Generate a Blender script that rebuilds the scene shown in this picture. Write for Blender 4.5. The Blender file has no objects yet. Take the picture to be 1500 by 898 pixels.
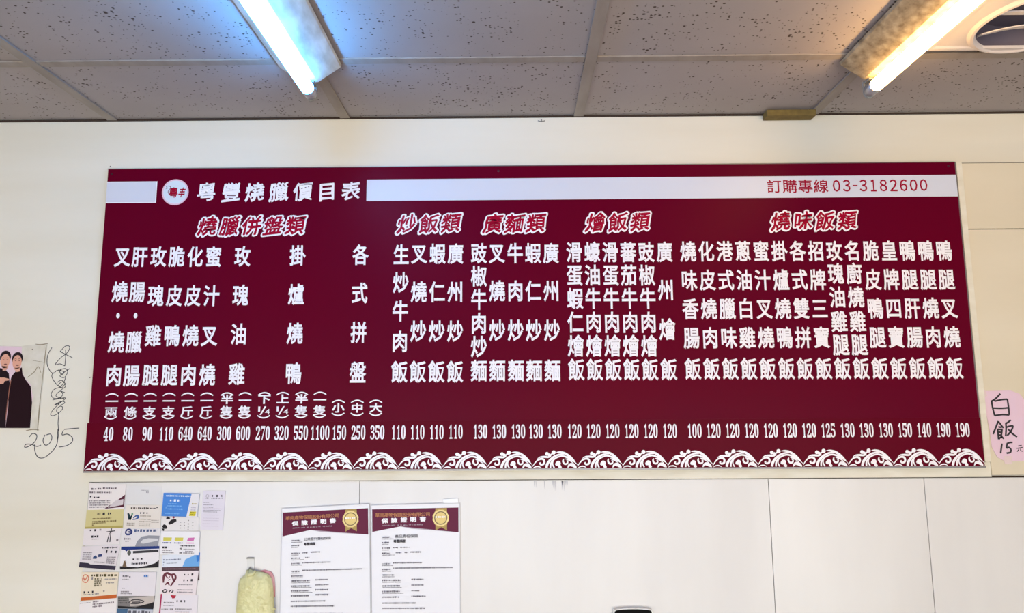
import bpy, math, random
from mathutils import Matrix, Vector, Euler
random.seed(7)
PI = math.pi
col = bpy.context.scene.collection
scene = bpy.context.scene

# ------------------------------------------------------------------ camera, world, exposure
FPX = 1024.24
cd = bpy.data.cameras.new('camera'); cam = bpy.data.objects.new('camera', cd); col.objects.link(cam)
cam.location = (1.1822, -1.7272, 1.9636)
cam.rotation_euler = (1.7091, 0.0062, 0.0068)
cd.sensor_width = 36.0; cd.lens = FPX * 36.0 / 1500.0; cd.clip_start = 0.02
scene.camera = cam
world = bpy.data.worlds.new('world'); scene.world = world; world.use_nodes = True
bg = world.node_tree.nodes['Background']
bg.inputs[0].default_value = (1.0, 0.99, 0.955, 1); bg.inputs[1].default_value = 3.55
scene.view_settings.view_transform = 'Standard'; scene.view_settings.look = 'None'
scene.view_settings.gamma = 1.0; scene.view_settings.use_curve_mapping = False
scene.view_settings.exposure = 0.47
TUBE_L = ((0.06, 0.38, 1.0), 38.0)
TUBE_R = ((1.0, 0.60, 0.22), 17.0)

# ------------------------------------------------------------------ helpers
CM = Euler(cam.rotation_euler, 'XYZ').to_matrix(); CP = Vector(cam.location)
def W(px, py, Y=0.0):
    """point of the vertical plane y = Y that stands at this place of the photograph"""
    d = CM @ Vector(((px - 750) / FPX, (449 - py) / FPX, -1.0))
    p = CP + d * ((Y - CP.y) / d.y)
    return (p.x, p.z)

def lin(c):
    return tuple((x / 255 / 12.92) if x / 255 <= 0.04045 else (((x / 255) + 0.055) / 1.055) ** 2.4 for x in c) + (1,)

MATS = {}
def mat(name, rgb, rough=0.6, metal=0.0, coat=0.0, emit=None, noise=None, bump=None, spec=0.5, alpha=1.0, trans=0.0):
    """noise = (scale xyz, amount, second colour); bump = (scale, distance)"""
    if name in MATS: return MATS[name]
    m = bpy.data.materials.new(name); m.use_nodes = True
    nt = m.node_tree; b = nt.nodes['Principled BSDF']
    b.inputs['Base Color'].default_value = lin(rgb); b.inputs['Roughness'].default_value = rough
    b.inputs['Metallic'].default_value = metal; b.inputs['Coat Weight'].default_value = coat
    b.inputs['Specular IOR Level'].default_value = spec
    b.inputs['Coat Roughness'].default_value = 0.15
    b.inputs['Alpha'].default_value = alpha; b.inputs['Transmission Weight'].default_value = trans
    if emit:
        b.inputs['Emission Color'].default_value = tuple(emit[0]) + (1,); b.inputs['Emission Strength'].default_value = emit[1]
    if noise or bump:
        tc = nt.nodes.new('ShaderNodeTexCoord')
    if noise:
        mp = nt.nodes.new('ShaderNodeMapping'); mp.inputs['Scale'].default_value = noise[0]
        n = nt.nodes.new('ShaderNodeTexNoise'); n.inputs['Scale'].default_value = 1; n.inputs['Detail'].default_value = 5
        r = nt.nodes.new('ShaderNodeValToRGB'); r.color_ramp.elements[0].position = 0.35; r.color_ramp.elements[1].position = 0.7
        r.color_ramp.elements[0].color = (0, 0, 0, 1); r.color_ramp.elements[1].color = (noise[1],) * 3 + (1,)
        mx = nt.nodes.new('ShaderNodeMix'); mx.data_type = 'RGBA'
        mx.inputs[6].default_value = lin(rgb); mx.inputs[7].default_value = lin(noise[2])
        nt.links.new(tc.outputs['Object'], mp.inputs[0]); nt.links.new(mp.outputs[0], n.inputs['Vector'])
        nt.links.new(n.outputs['Fac'], r.inputs[0]); nt.links.new(r.outputs[0], mx.inputs[0]); nt.links.new(mx.outputs[2], b.inputs['Base Color'])
    if bump:
        n2 = nt.nodes.new('ShaderNodeTexNoise'); n2.inputs['Scale'].default_value = bump[0]
        bp = nt.nodes.new('ShaderNodeBump'); bp.inputs['Distance'].default_value = bump[1]; bp.inputs['Strength'].default_value = 0.6
        nt.links.new(tc.outputs['Object'], n2.inputs['Vector']); nt.links.new(n2.outputs['Fac'], bp.inputs['Height']); nt.links.new(bp.outputs[0], b.inputs['Normal'])
    MATS[name] = m
    return m

class MB:
    def __init__(s): s.v = []; s.f = []
    def add(s, vs, fs):
        o = len(s.v); s.v += [tuple(p) for p in vs]; s.f += [tuple(i + o for i in f) for f in fs]
    def box(s, x0, x1, y0, y1, z0, z1):
        s.add([(x0,y0,z0),(x1,y0,z0),(x1,y1,z0),(x0,y1,z0),(x0,y0,z1),(x1,y0,z1),(x1,y1,z1),(x0,y1,z1)],
              [(3,2,1,0),(4,5,6,7),(0,1,5,4),(1,2,6,5),(2,3,7,6),(3,0,4,7)])
    def slab(s, pts, y0, y1):
        """outline of (x,z) points, thickened from y0 (front, nearer the room) to y1 (back)"""
        n = len(pts)
        s.add([(x, y0, z) for x, z in pts] + [(x, y1, z) for x, z in pts],
              [tuple(range(n)), tuple(range(2 * n - 1, n - 1, -1))] + [(i, i + n, (i + 1) % n + n, (i + 1) % n) for i in range(n)])
    def tube(s, pts, r, n=8):
        pts = [Vector(p) for p in pts]; rings = []
        for i, p in enumerate(pts):
            t = (pts[min(i + 1, len(pts) - 1)] - pts[max(i - 1, 0)]).normalized()
            a = t.orthogonal().normalized() if i == 0 else (a - t * a.dot(t)).normalized()
            b = t.cross(a); rr = r[i] if isinstance(r, (list, tuple)) else r
            rings.append([p + (a * math.cos(2 * PI * k / n) + b * math.sin(2 * PI * k / n)) * rr for k in range(n)])
        vs = [q for R_ in rings for q in R_]; m = len(pts)
        fs = [(i * n + k, i * n + (k + 1) % n, (i + 1) * n + (k + 1) % n, (i + 1) * n + k) for i in range(m - 1) for k in range(n)]
        fs += [tuple(range(n - 1, -1, -1)), tuple(range((m - 1) * n, m * n))]
        s.add(vs, fs)
    def build(s, name, m, parent=None, smooth=False, origin=None):
        me = bpy.data.meshes.new(name)
        off = Vector(origin) if origin else Vector((0, 0, 0))
        me.from_pydata([tuple(Vector(p) - off) for p in s.v], [], s.f); me.materials.append(m)
        if smooth:
            for p in me.polygons: p.use_smooth = True
        me.update()
        o = bpy.data.objects.new(name, me); col.objects.link(o)
        if parent:
            o.parent = parent; o.location = off - PARL.get(parent.name, Vector((0, 0, 0)))
            PARL[o.name] = off
        else:
            o.location = off; PARL[o.name] = off
        return o
PARL = {}
def tag(o, label=None, cat=None, group=None, kind=None):
    for k, v in (('label', label), ('category', cat), ('group', group), ('kind', kind)):
        if v: o[k] = v
    return o
def thing(name, loc, label, cat, group=None):
    o = bpy.data.objects.new(name, None); col.objects.link(o); o.location = loc; o.empty_display_size = 0.05
    PARL[o.name] = Vector(loc)
    return tag(o, label, cat, group)

def cat_rom(pts, n=6):
    P = [pts[0]] + list(pts) + [pts[-1]]; out = []
    for i in range(1, len(P) - 2):
        for k in range(n):
            t = k / n
            out.append(tuple(0.5 * ((2 * P[i][j]) + (-P[i-1][j] + P[i+1][j]) * t + (2*P[i-1][j] - 5*P[i][j] + 4*P[i+1][j] - P[i+2][j]) * t*t
                       + (-P[i-1][j] + 3*P[i][j] - 3*P[i+1][j] + P[i+2][j]) * t**3) for j in range(len(P[0]))))
    out.append(tuple(pts[-1])); return out
def ribbon(mb, pts, y, smooth=True, n=6):
    """pts = (x, z, width): a flat stroke lying on plane y"""
    q = cat_rom(pts, n) if smooth else pts
    vs = []
    for i, p in enumerate(q):
        a = q[max(i - 1, 0)]; b = q[min(i + 1, len(q) - 1)]
        dx, dz = b[0] - a[0], b[1] - a[1]; L = math.hypot(dx, dz) or 1
        nx, nz = -dz / L * p[2] / 2, dx / L * p[2] / 2
        vs += [(p[0] + nx, y, p[1] + nz), (p[0] - nx, y, p[1] - nz)]
    mb.add(vs, [(2*i, 2*i+1, 2*i+3, 2*i+2) for i in range(len(q) - 1)])
def disc(mb, x, z, r, y, n=16, ry=None):
    mb.add([(x + r * math.cos(2*PI*k/n), y, z + (ry or r) * math.sin(2*PI*k/n)) for k in range(n)], [tuple(range(n))])
def pstroke(mb, pts, Y, wpx=1.2, n=6):
    """a pen stroke given by places in the photograph, on the plane y = Y (width about one pixel per wpx)"""
    ribbon(mb, [W(p[0], p[1], Y) + ((p[2] if len(p) > 2 else wpx) * 0.00172,) for p in pts], Y, True, n)
def poly(mb, pts, Y):
    q = [W(a, b, Y) for a, b in pts]; mb.add([(x, Y, z) for x, z in q], [tuple(range(len(q)))])

GL = {}
def glyph(ch, bold, res=2):
    k = (ch, bold, res)
    if k not in GL:
        c = bpy.data.curves.new('glyph', 'FONT'); c.body = ch; c.resolution_u = res; c.bevel_depth = bold; c.bevel_resolution = 0
        o = bpy.data.objects.new('glyph', c); col.objects.link(o)
        m = o.to_mesh()
        GL[k] = ([tuple(v.co) for v in m.vertices], [tuple(p.vertices) for p in m.polygons])
        o.to_mesh_clear(); bpy.data.objects.remove(o); bpy.data.curves.remove(c)
    return GL[k]
def put(mb, ch, cx, cz, w, h, Y, bold=0.03, shear=0.0, rot=0.0, nib=None, fit=False, thick=0.0006, res=2, warp=None):
    """sets one character with the middle of its cell at (cx, cz); w, h: width and height of a full CJK character body"""
    vs, fs = glyph(ch, bold, res)
    if not vs: return
    if fit:
        x0 = min(v[0] for v in vs); x1 = max(v[0] for v in vs); y0 = min(v[1] for v in vs); y1 = max(v[1] for v in vs)
        ox, oy, sx, sy = (x0 + x1) / 2, (y0 + y1) / 2, w / (x1 - x0), h / (y1 - y0)
    else:
        ox, oy, sx, sy = 0.5, 0.38, w / 0.93, h / 0.925
    zt = max(max(v[2] for v in vs), 1e-6)
    for ni, (dx, dy) in enumerate(nib or [(0, 0)]):
        out = []
        for v in vs:
            a = (v[0] - ox + dx) * sx; b = (v[1] - oy + dy) * sy
            if warp is not None:
                u, v_ = v[0] * 6.3, v[1] * 6.3
                a += sx * (0.022 * math.sin(v_ * 1.7 + warp) + 0.012 * math.sin(u * 2.3 + v_ + warp * 2)); b += sy * (0.020 * math.sin(u * 1.5 + warp * 1.7) + 0.012 * math.sin(v_ * 2.9 - u + warp)) + 0.10 * a
            a += shear * b
            a, b = a * math.cos(rot) - b * math.sin(rot), a * math.sin(rot) + b * math.cos(rot)
            out.append((cx + a, (Y - thick * max(v[2], 0) / zt if bold else Y - thick) - ni * 0.00007, cz + b))
        mb.add(out, fs)
def line(mb, s, x, z, h, Y, bold=0.0, cw=1.0, gap=0.0, **kw):
    """a line of running text starting at x, cell height h"""
    for ch in s:
        adv = cw * h * (1.0 if ord(ch) > 0x2000 else 0.62)
        if ch != ' ':
            if ord(ch) > 0x2000: put(mb, ch, x + adv / 2, z, h * cw, h, Y, bold, thick=0.0002, res=1, **kw)
            else:
                vs, fs = glyph(ch, bold, 1); zt = max(max((v[2] for v in vs), default=0), 1e-6)
                mb.add([(x + v[0] * h * cw, Y - 0.0002 * (v[2] / zt if bold else 1), z + (v[1] - 0.36) * h) for v in vs], fs)
        x += adv + gap
    return x

# ------------------------------------------------------------------ materials of the setting
CREAM = mat('cream painted wall', (234, 228, 214), 0.33, noise=((0.7, 1, 5.0), 0.8, (220, 210, 188)), bump=(2.2, 0.010), spec=0.4)
CREAM2 = mat('cream wall panel paint', (226, 214, 190), 0.25, noise=((1.2, 1, 6.0), 0.5, (214, 200, 172)), bump=(3.5, 0.008), spec=0.4)
PANEL = mat('white glossy wall sheet', (226, 222, 218), 0.22, noise=((4.0, 1, 0.9), 0.7, (208, 203, 200)), bump=(1.8, 0.014), spec=0.5)
BATTEN = mat('old cream batten', (232, 225, 208), 0.5, noise=((10, 8, 40), 0.5, (206, 194, 166)))
GAP = mat('dark joint', (66, 54, 46), 0.8, spec=0.1)
FLOORM = mat('floor tile grey', (92, 86, 80), 0.4)
SIDE = mat('side wall paint', (206, 200, 188), 0.6)

def tile_material():
    m = bpy.data.materials.new('fissured ceiling tile'); m.use_nodes = True; nt = m.node_tree; b = nt.nodes['Principled BSDF']
    b.inputs['Roughness'].default_value = 0.9; b.inputs['Specular IOR Level'].default_value = 0.15
    geo = nt.nodes.new('ShaderNodeNewGeometry')
    mp = nt.nodes.new('ShaderNodeMapping'); mp.inputs['Scale'].default_value = (125, 165, 125)
    vo = nt.nodes.new('ShaderNodeTexVoronoi'); vo.inputs['Scale'].default_value = 1.0; vo.inputs['Randomness'].default_value = 1.0
    ns = nt.nodes.new('ShaderNodeTexNoise'); ns.inputs['Scale'].default_value = 16; ns.inputs['Detail'].default_value = 4
    nl = nt.nodes.new('ShaderNodeTexNoise'); nl.inputs['Scale'].default_value = 3.0; nl.inputs['Detail'].default_value = 4
    nt.links.new(geo.outputs['Position'], mp.inputs[0]); nt.links.new(mp.outputs[0], vo.inputs['Vector'])
    nt.links.new(geo.outputs['Position'], ns.inputs['Vector']); nt.links.new(geo.outputs['Position'], nl.inputs['Vector'])
    # pits: near a cell centre, only in some cells
    hs = nt.nodes.new('ShaderNodeSeparateColor'); nt.links.new(vo.outputs['Color'], hs.inputs[0])
    sz = nt.nodes.new('ShaderNodeMath'); sz.operation = 'MULTIPLY_ADD'; sz.inputs[1].default_value = 0.52; sz.inputs[2].default_value = -0.24
    nt.links.new(hs.outputs[0], sz.inputs[0])
    sz2 = nt.nodes.new('ShaderNodeMath'); sz2.operation = 'MULTIPLY_ADD'; sz2.inputs[1].default_value = 0.9; sz2.inputs[2].default_value = -0.42
    nt.links.new(ns.outputs['Fac'], sz2.inputs[0])
    ad = nt.nodes.new('ShaderNodeMath'); ad.operation = 'ADD'; nt.links.new(sz.outputs[0], ad.inputs[0]); nt.links.new(sz2.outputs[0], ad.inputs[1])
    lt = nt.nodes.new('ShaderNodeMath'); lt.operation = 'SUBTRACT'; nt.links.new(ad.outputs[0], lt.inputs[0]); nt.links.new(vo.outputs['Distance'], lt.inputs[1])
    rp = nt.nodes.new('ShaderNodeValToRGB'); rp.color_ramp.elements[0].position = 0.0; rp.color_ramp.elements[1].position = 0.06
    nt.links.new(lt.outputs[0], rp.inputs[0])
    c1 = nt.nodes.new('ShaderNodeMix'); c1.data_type = 'RGBA'; c1.inputs[6].default_value = lin((180, 171, 170)); c1.inputs[7].default_value = lin((160, 149, 144))
    nt.links.new(nl.outputs['Fac'], c1.inputs[0])
    c2 = nt.nodes.new('ShaderNodeMix'); c2.data_type = 'RGBA'; c2.inputs[7].default_value = lin((84, 70, 62))
    nt.links.new(rp.outputs[0], c2.inputs[0]); nt.links.new(c1.outputs[2], c2.inputs[6]); nt.links.new(c2.outputs[2], b.inputs['Base Color'])
    inv = nt.nodes.new('ShaderNodeMath'); inv.operation = 'SUBTRACT'; inv.inputs[0].default_value = 1; nt.links.new(rp.outputs[0], inv.inputs[1])
    bp = nt.nodes.new('ShaderNodeBump'); bp.inputs['Distance'].default_value = 0.003; nt.links.new(inv.outputs[0], bp.inputs['Height']); nt.links.new(bp.outputs[0], b.inputs['Normal'])
    return m
TILE = tile_material()
RUNNER = mat('ceiling runner dull beige', (158, 146, 136), 0.6, noise=((30, 9, 9), 0.6, (132, 120, 108)))

# ------------------------------------------------------------------ the setting
HC = 2.70
X0, X1, YF = -1.5, 4.0, -4.2
def struct(name, mb, m, **kw): return tag(mb.build(name, m, **kw), kind='structure')
w = MB(); w.box(X0, X1, 0, 0.12, 0, HC + 0.12); wall = struct('wall_back', w, CREAM)
w = MB(); w.box(X0 - 0.1, X0, YF, 0.12, 0, HC + 0.12); struct('wall_left', w, SIDE)
w = MB(); w.box(X1, X1 + 0.1, YF, 0.12, 0, HC + 0.12); struct('wall_right', w, SIDE)
w = MB(); w.box(X0, X1, YF - 0.1, YF, 1.85, HC + 0.12); struct('added_front_header', w, SIDE)  # unseen header, added to block high light and darken the upper back wall
w = MB(); w.box(X0, X1, YF, 0.12, -0.1, 0); struct('floor', w, FLOORM)
w = MB(); w.box(X0, X1, YF, 0, HC + 0.05, HC + 0.12); ceil = struct('ceiling', w, mat('plenum', (30, 27, 25), 0.9))
T = 0.605; G0 = 0.1374; ROW = 0.3033
xs = [G0 + T * k for k in range(-3, 8)]; xs[0] = X0; xs = [x for x in xs if x < X1 - 0.1] + [X1]
ys = [0.0, -ROW] + [-ROW - T * k for k in range(1, 7)] + [YF]
VX0, VX1, VY0, VY1 = 2.033, 2.37, -0.69, -0.353            # opening for the air diffuser
for i in range(len(xs) - 1):
    for j in range(len(ys) - 1):
        a, b = xs[i] + 0.001, xs[i + 1] - 0.001; c, d = ys[j + 1] + 0.001, ys[j] - 0.001
        dz = random.uniform(0, 0.0015); t = MB()
        if a < 2.1 < b and j == 1:                          # cut round the diffuser
            t.box(a, VX0 - 0.012, c, d, HC + 0.003, HC + 0.018); t.box(VX1 + 0.012, b, c, d, HC + 0.003, HC + 0.018)
            t.box(VX0 - 0.011, VX1 + 0.011, c, VY0 + 0.02, HC + 0.003, HC + 0.018)
        else:
            t.box(a, b, c, d, HC + 0.003 + dz, HC + 0.018 + dz)
        t.build('ceiling_tile', TILE, ceil, origin=((a + b) / 2, (c + d) / 2, HC))
for x in xs[1:-1]:
    r = MB(); r.box(x - 0.0125, x + 0.0125, YF, -0.001, HC - 0.0015, HC + 0.0025); r.box(x - 0.002, x + 0.002, YF, -0.001, HC + 0.0025, HC + 0.045)
    r.build('ceiling_runner', RUNNER, ceil, origin=(x, -2, HC))
for y in ys[1:-1]:
    for i in range(len(xs) - 1):
        r = MB(); r.box(xs[i] + 0.0135, xs[i + 1] - 0.0135, y - 0.011, y + 0.011, HC - 0.0005, HC + 0.0028)
        r.build('cross_runner', RUNNER, ceil, origin=(xs[i], y, HC))
r = MB(); r.box(X0, X1, -0.004, -0.0005, HC - 0.003, HC + 0.002); r.build('wall_angle', GAP, ceil)

# lower wall sheets and right hand wall sheets
def panel(x0, x1, z0, z1, m, y=-0.004, e=0.0012):
    p = MB(); p.box(x0 + e, x1 - e, y, 0.0, z0 + e, z1 - e)
    return p.build('wall_panel', m, wall, origin=((x0 + x1) / 2, 0, (z0 + z1) / 2))
ZL = W(750, 703)[1]
g = MB(); g.box(W(132, 712)[0] - 0.002, X1, -0.0008, 0, 0.0, ZL + 0.003); g.build('joint_backing', GAP, wall)
px_ = [W(132, 712)[0], W(527, 720)[0], 1.784, 2.156, 2.76, 3.4, X1]
for a, b in zip(px_[:-1], px_[1:]): panel(a, b, 0.9, ZL, PANEL, e=0.0003 if b == px_[1] else 0.0008)
g = MB(); g.box(2.318, X1, -0.0008, 0, ZL + 0.004, 2.566); g.build('joint_backing', GAP, wall)
ZR = W(1450, 336)[1]
for a, b in ((2.3190, 3.2), (3.2, X1)):
    panel(a, b, ZR, 2.565, CREAM2, -0.0035); panel(a, b, ZL + 0.004, ZR, CREAM2, -0.0035)
t = MB(); t.box(W(132, 712)[0] - 0.004, 2.3165, -0.0075, -0.0002, ZL + 0.0015, ZL + 0.036); struct('trim_1', t, BATTEN)
t = MB(); t.box(2.3035, 2.3180, -0.0085, -0.0002, ZL + 0.0365, 2.566)
struct('trim_2', t, BATTEN)

m = MB(); rg = random.Random(4)
for i in range(16):
    px = rg.choice((790, 801, 818, 830)) + rg.uniform(-9, 9); L_ = rg.uniform(4, 16)
    pstroke(m, [(px, 704.5, 0.9), (px + 0.2, 704 + L_ / 2, 0.7), (px + 0.3, 704 + L_, 0.15)], -0.0043)
m.build('grime_streaks', mat('grey grime', (176, 172, 176), 0.8), wall)
# ------------------------------------------------------------------ fluorescent lights
def light(x, spec, label, metalm, yend=-0.293):
    root = thing('fluorescent_light', (x, yend - 0.6, HC), label, 'ceiling light')
    L = 1.22; y1, y0 = yend, yend - L
    m = MB(); prof = [(-0.068, HC - 0.0017), (-0.066, HC - 0.008), (-0.018, HC - 0.042), (0.018, HC - 0.042), (0.066, HC - 0.008), (0.068, HC - 0.0017)]
    n = len(prof)
    m.add([(x + a, y1, z) for a, z in prof] + [(x + a, y0, z) for a, z in prof],
          [tuple(range(n)), tuple(range(2*n - 1, n - 1, -1))] + [(i, i + n, (i + 1) % n + n, (i + 1) % n) for i in range(n)])
    m.build('housing', metalm, root)
    zt = HC - 0.0625
    m = MB(); m.tube([(x, y1 - 0.016, zt), (x, y0 + 0.016, zt)], 0.0140, 20)
    m.build('lamp_tube', mat('glowing tube ' + label[:5], (250, 250, 250), 0.3, emit=spec), root, True)
    endm = mat('lamp end cap', (196, 196, 200), 0.3, 0.7)
    for s, y in ((1, y1), (-1, y0)):
        m = MB(); m.tube([(x, y - s * 0.0158, zt), (x, y + s * 0.012, zt)], 0.0142, 20); m.build('end_cap', endm, root, True)
        k = MB()
        k.slab([(x + 0.0125 * math.cos(a), zt + 0.0 + 0.016 * math.sin(a)) for a in [PI + i * PI / 10 for i in range(11)]] + [(x + 0.0125, HC - 0.040), (x - 0.0125, HC - 0.040)],
               y + s * 0.0155 - 0.003, y + s * 0.0155 + 0.003)
        k.box(x - 0.0115, x + 0.0115, min(y - s * 0.01, y + s * 0.0124), max(y - s * 0.01, y + s * 0.0124), HC - 0.046, HC - 0.0425)
        k.build('lamp_holder', mat('lamp holder plastic', (150, 148, 142), 0.4), root)
HM = mat('white lamp housing', (214, 214, 206), 0.45, noise=((40, 14, 40), 0.8, (158, 150, 128)))
HM2 = mat('stained lamp housing', (176, 160, 130), 0.55, noise=((70, 50, 70), 0.9, (112, 94, 66)))
light(0.7375, TUBE_L, 'bluish white fluorescent tube fixture on the ceiling, left of the two', HM)
light(1.9600, TUBE_R, 'warm yellowish fluorescent tube fixture with a stained housing, right of the two', HM2, -0.283)

# ------------------------------------------------------------------ air diffuser
WP = mat('white diffuser plastic', (206, 198, 198), 0.35)
root = thing('air_diffuser', (2.18, -0.53, HC), 'white square ceiling air outlet with round louvred opening beside the right lamp', 'air vent')
zc = HC - 0.014; cx, cy, RR = 2.197, -0.460, 0.108
N = 64; vs = []; fs = []
def sq(a, hx, hy, ox, oy):
    c, s = math.cos(a), math.sin(a); k = 1 / max(abs(c) / hx, abs(s) / hy); k2 = k
    return (ox + c * k2, oy + s * k2)
hx0, hy0 = (VX1 - VX0) / 2, (VY1 - VY0) / 2; ox, oy = (VX0 + VX1) / 2, (VY0 + VY1) / 2
rings = []
def ring(f, z): rings.append([(*f(2 * PI * k / N), z) for k in range(N)])
ring(lambda a: sq(a, hx0, hy0, ox, oy), zc + 0.012)
ring(lambda a: sq(a, hx0, hy0, ox, oy), zc + 0.001)
ring(lambda a: sq(a, hx0 - 0.004, hy0 - 0.004, ox, oy), zc - 0.002)
ring(lambda a: sq(a, hx0 - 0.012, hy0 - 0.012, ox, oy), zc - 0.002)
ring(lambda a: sq(a, hx0 - 0.016, hy0 - 0.016, ox, oy), zc + 0.002)
lips = ((RR + 0.012, zc + 0.001), (RR + 0.006, zc - 0.004), (RR + 0.001, zc - 0.005), (RR - 0.002, zc - 0.002), (RR - 0.004, zc + 0.003))
for rr, z in lips:
    ring(lambda a, rr=rr: (cx + rr * math.cos(a), cy + rr * math.sin(a)), z)
m = MB()
for i in range(len(rings) - 1):
    m.add(rings[i] + rings[i + 1], [(k, (k + 1) % N, N + (k + 1) % N, N + k) for k in range(N)])
m.build('diffuser_panel', WP, root, smooth=False)
DUCT = mat('grey duct throat', (92, 84, 98), 0.7)
m = MB(); n0 = len(rings) - 1
for rr, z in ((RR - 0.006, zc + 0.014), (RR - 0.016, zc + 0.044), (0.001, zc + 0.046)):
    ring(lambda a, rr=rr: (cx + rr * math.cos(a), cy + rr * math.sin(a)), z)
for i in range(n0, len(rings) - 1):
    m.add(rings[i] + rings[i + 1], [(k, (k + 1) % N, N + (k + 1) % N, N + k) for k in range(N)])
m.build('duct_throat', DUCT, root)
for yy, bow0 in ((-0.396, -0.034), (-0.478, 0.0), (-0.548, 0.012)):
    hw = math.sqrt(max((RR - 0.006) ** 2 - (yy - cy) ** 2, 0.0009)); seg = 10; m = MB(); pts = []
    pr = [(-0.001, 0.005), (0.016, 0.0015), (0.0165, 0.004), (0.001, 0.0085)]
    for q in range(seg + 1):
        u = -hw + 2 * hw * q / seg; b_ = bow0 * (1 - (u / hw) ** 2)
        pts += [(cx + u, yy + b_ - p[0], zc + 0.001 + p[1]) for p in pr]
    m.add(pts, [(q*4 + i, q*4 + (i+1) % 4, q*4 + 4 + (i+1) % 4, q*4 + 4 + i) for q in range(seg) for i in range(4)] + [(0, 1, 2, 3), (seg*4+3, seg*4+2, seg*4+1, seg*4)])
    m.build('louvre', WP, root)
# dirty block wedged between wall and ceiling
b = MB(); b.box(1.822, 1.945, -0.036, -0.0045, HC - 0.0175, HC - 0.002)
tag(b.build('packing_block', mat('brown foam', (128, 106, 54), 0.9, noise=((60, 60, 60), 0.8, (104, 84, 44)))   , origin=(1.88, -0.02, HC - 0.01)), 'dirty yellowish brown block wedged where wall meets ceiling, near right lamp', 'block')
# tiny hook at the top of the wall
hx, hz = W(793, 178)
b = MB(); b.tube([(hx - 0.009, -0.003, hz + 0.001), (hx - 0.004, -0.004, hz - 0.001), (hx + 0.004, -0.004, hz - 0.001), (hx + 0.009, -0.003, hz + 0.001)], 0.001, 6); b.tube([(hx, 0, hz), (hx, -0.006, hz), (hx, -0.007, hz + 0.004)], 0.0012, 6)
tag(b.build('wall_hook', mat('grey hook', (120, 116, 108), 0.4, 0.6), origin=(hx, 0, hz)), 'tiny grey hook on the wall just under the ceiling', 'hook')

# ------------------------------------------------------------------ the menu board
YB = -0.013
L0, Z1 = W(157, 248, YB); R0 = (W(1397, 238, YB)[0] + W(1443, 684, YB)[0]) / 2
L0 = (L0 + W(129, 660, YB)[0]) / 2; Z1 = (Z1 + W(1397, 238, YB)[1]) / 2
Z0 = (W(126, 690, YB)[1] + W(1443, 682, YB)[1]) / 2
ZS = (W(130, 620.5, YB)[1] + W(1300, 613.5, YB)[1] + W(700, 614, YB)[1]) / 3
MAROON = mat('maroon print', (98, 0, 30), 0.33, noise=((1.3, 1, 1.6), 0.6, (88, 3, 36)), spec=0.05)
MAROON2 = mat('maroon strip print', (94, 0, 27), 0.33, spec=0.05)
WHITE = mat('white print', (246, 242, 246), 0.35)
BANDW = mat('pale band print', (212, 214, 226), 0.35)
RED = mat('crimson print', (160, 0, 42), 0.35, spec=0.12)
ALU = mat('aluminium edge', (138, 134, 134), 0.4, 0.7)
sign = thing('menu_board', ((L0 + R0) / 2, 0, Z0), 'long maroon restaurant price board with white Chinese lettering on the wall', 'menu board')
m = MB(); m.box(L0, R0, YB, -0.0005, Z0, Z1); m.build('board_panel', MAROON, sign)
YS = YB - 0.0012
m = MB(); m.box(L0 - 0.0035, R0 + 0.001, YS, YB - 0.0001, Z0 - 0.0002, ZS); m.build('price_strip', MAROON2, sign)
m = MB(); e = 0.003
m.box(L0 - 0.0035, R0 + e, YS - 0.001, -0.0005, Z0 - 0.0045, Z0 - 0.0003); m.box(L0 - 0.0015, R0 + 0.0015, YB - 0.0006, -0.0005, Z1 + 0.0001, Z1 + 0.0018)
m.box(R0 + 0.0001, R0 + 0.0022, YB + 0.0002, -0.0005, Z0, Z1 + 0.0001)
m.build('edge_trim', ALU, sign)
for p in ((164, 255), (730, 250.5), (1389, 243.5)):
    x, z = W(*p, YB); m = MB(); m.tube([(x, YB, z), (x, YB - 0.0015, z)], 0.0028, 10); m.build('screw', mat('dark screw', (70, 40, 50), 0.4, 0.6), sign)
def avgz(ps): return sum(W(a, b, YB)[1] for a, b in ps) / len(ps)
# pale band
bt = avgz([(155, 266), (537, 264), (1400, 255.5)]); bb = avgz([(155, 298), (537, 295), (1400, 286.8)])
YT = YB - 0.0003
m = MB(); m.box(L0, W(229.5, 282, YB)[0], YT, YB - 0.00005, bb, bt); m.build('pale_band', BANDW, sign)
m = MB(); m.box(W(537, 280, YB)[0], R0, YT, YB - 0.00005, bb, bt); m.build('pale_band', BANDW, sign)
m = MB(); a0, a1 = L0, W(229.5, 282, YB)[0]; m.box(a0, a1, YT - 0.0001, YT, bb, bb + 0.002); m.box(a0, a1, YT - 0.0001, YT, bt - 0.002, bt); m.box(a1 - 0.0022, a1, YT - 0.0001, YT, bb + 0.002, bt - 0.002)
m.build('band_border', WHITE, sign)
# round logo
lx, lz = W(256.8, 281.5, YB); K = W(258.3, 281.5, YB)[0] - W(257.3, 281.5, YB)[0]   # metres per photo pixel on the board
logo = MB(); disc(logo, lx, lz, 19.6 * K, YB - 0.0002, 40); lo = logo.build('logo_disc', mat('pink ring print', (232, 190, 206), 0.35), sign)
m = MB(); disc(m, lx, lz, 17.6 * K, YB - 0.0004, 40); m.build('logo_ground', mat('logo ground', (214, 224, 234), 0.35), lo)
m = MB(); Yl = YB - 0.0006
def lp(x, y, wd): return (lx + (x - 300) / 9.375 * K, lz - (y - 252) / 9.375 * K, wd / 9.375 * K)
ribbon(m, [lp(165, 208, 4), lp(190, 196, 9), lp(172, 176, 5), lp(200, 165, 8), lp(232, 178, 8), lp(226, 205, 8), lp(205, 232, 8), lp(205, 262, 9), lp(226, 285, 6)], Yl)
m.build('goose_outline', mat('logo grey red', (128, 84, 100), 0.4), lo)
m = MB()
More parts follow.
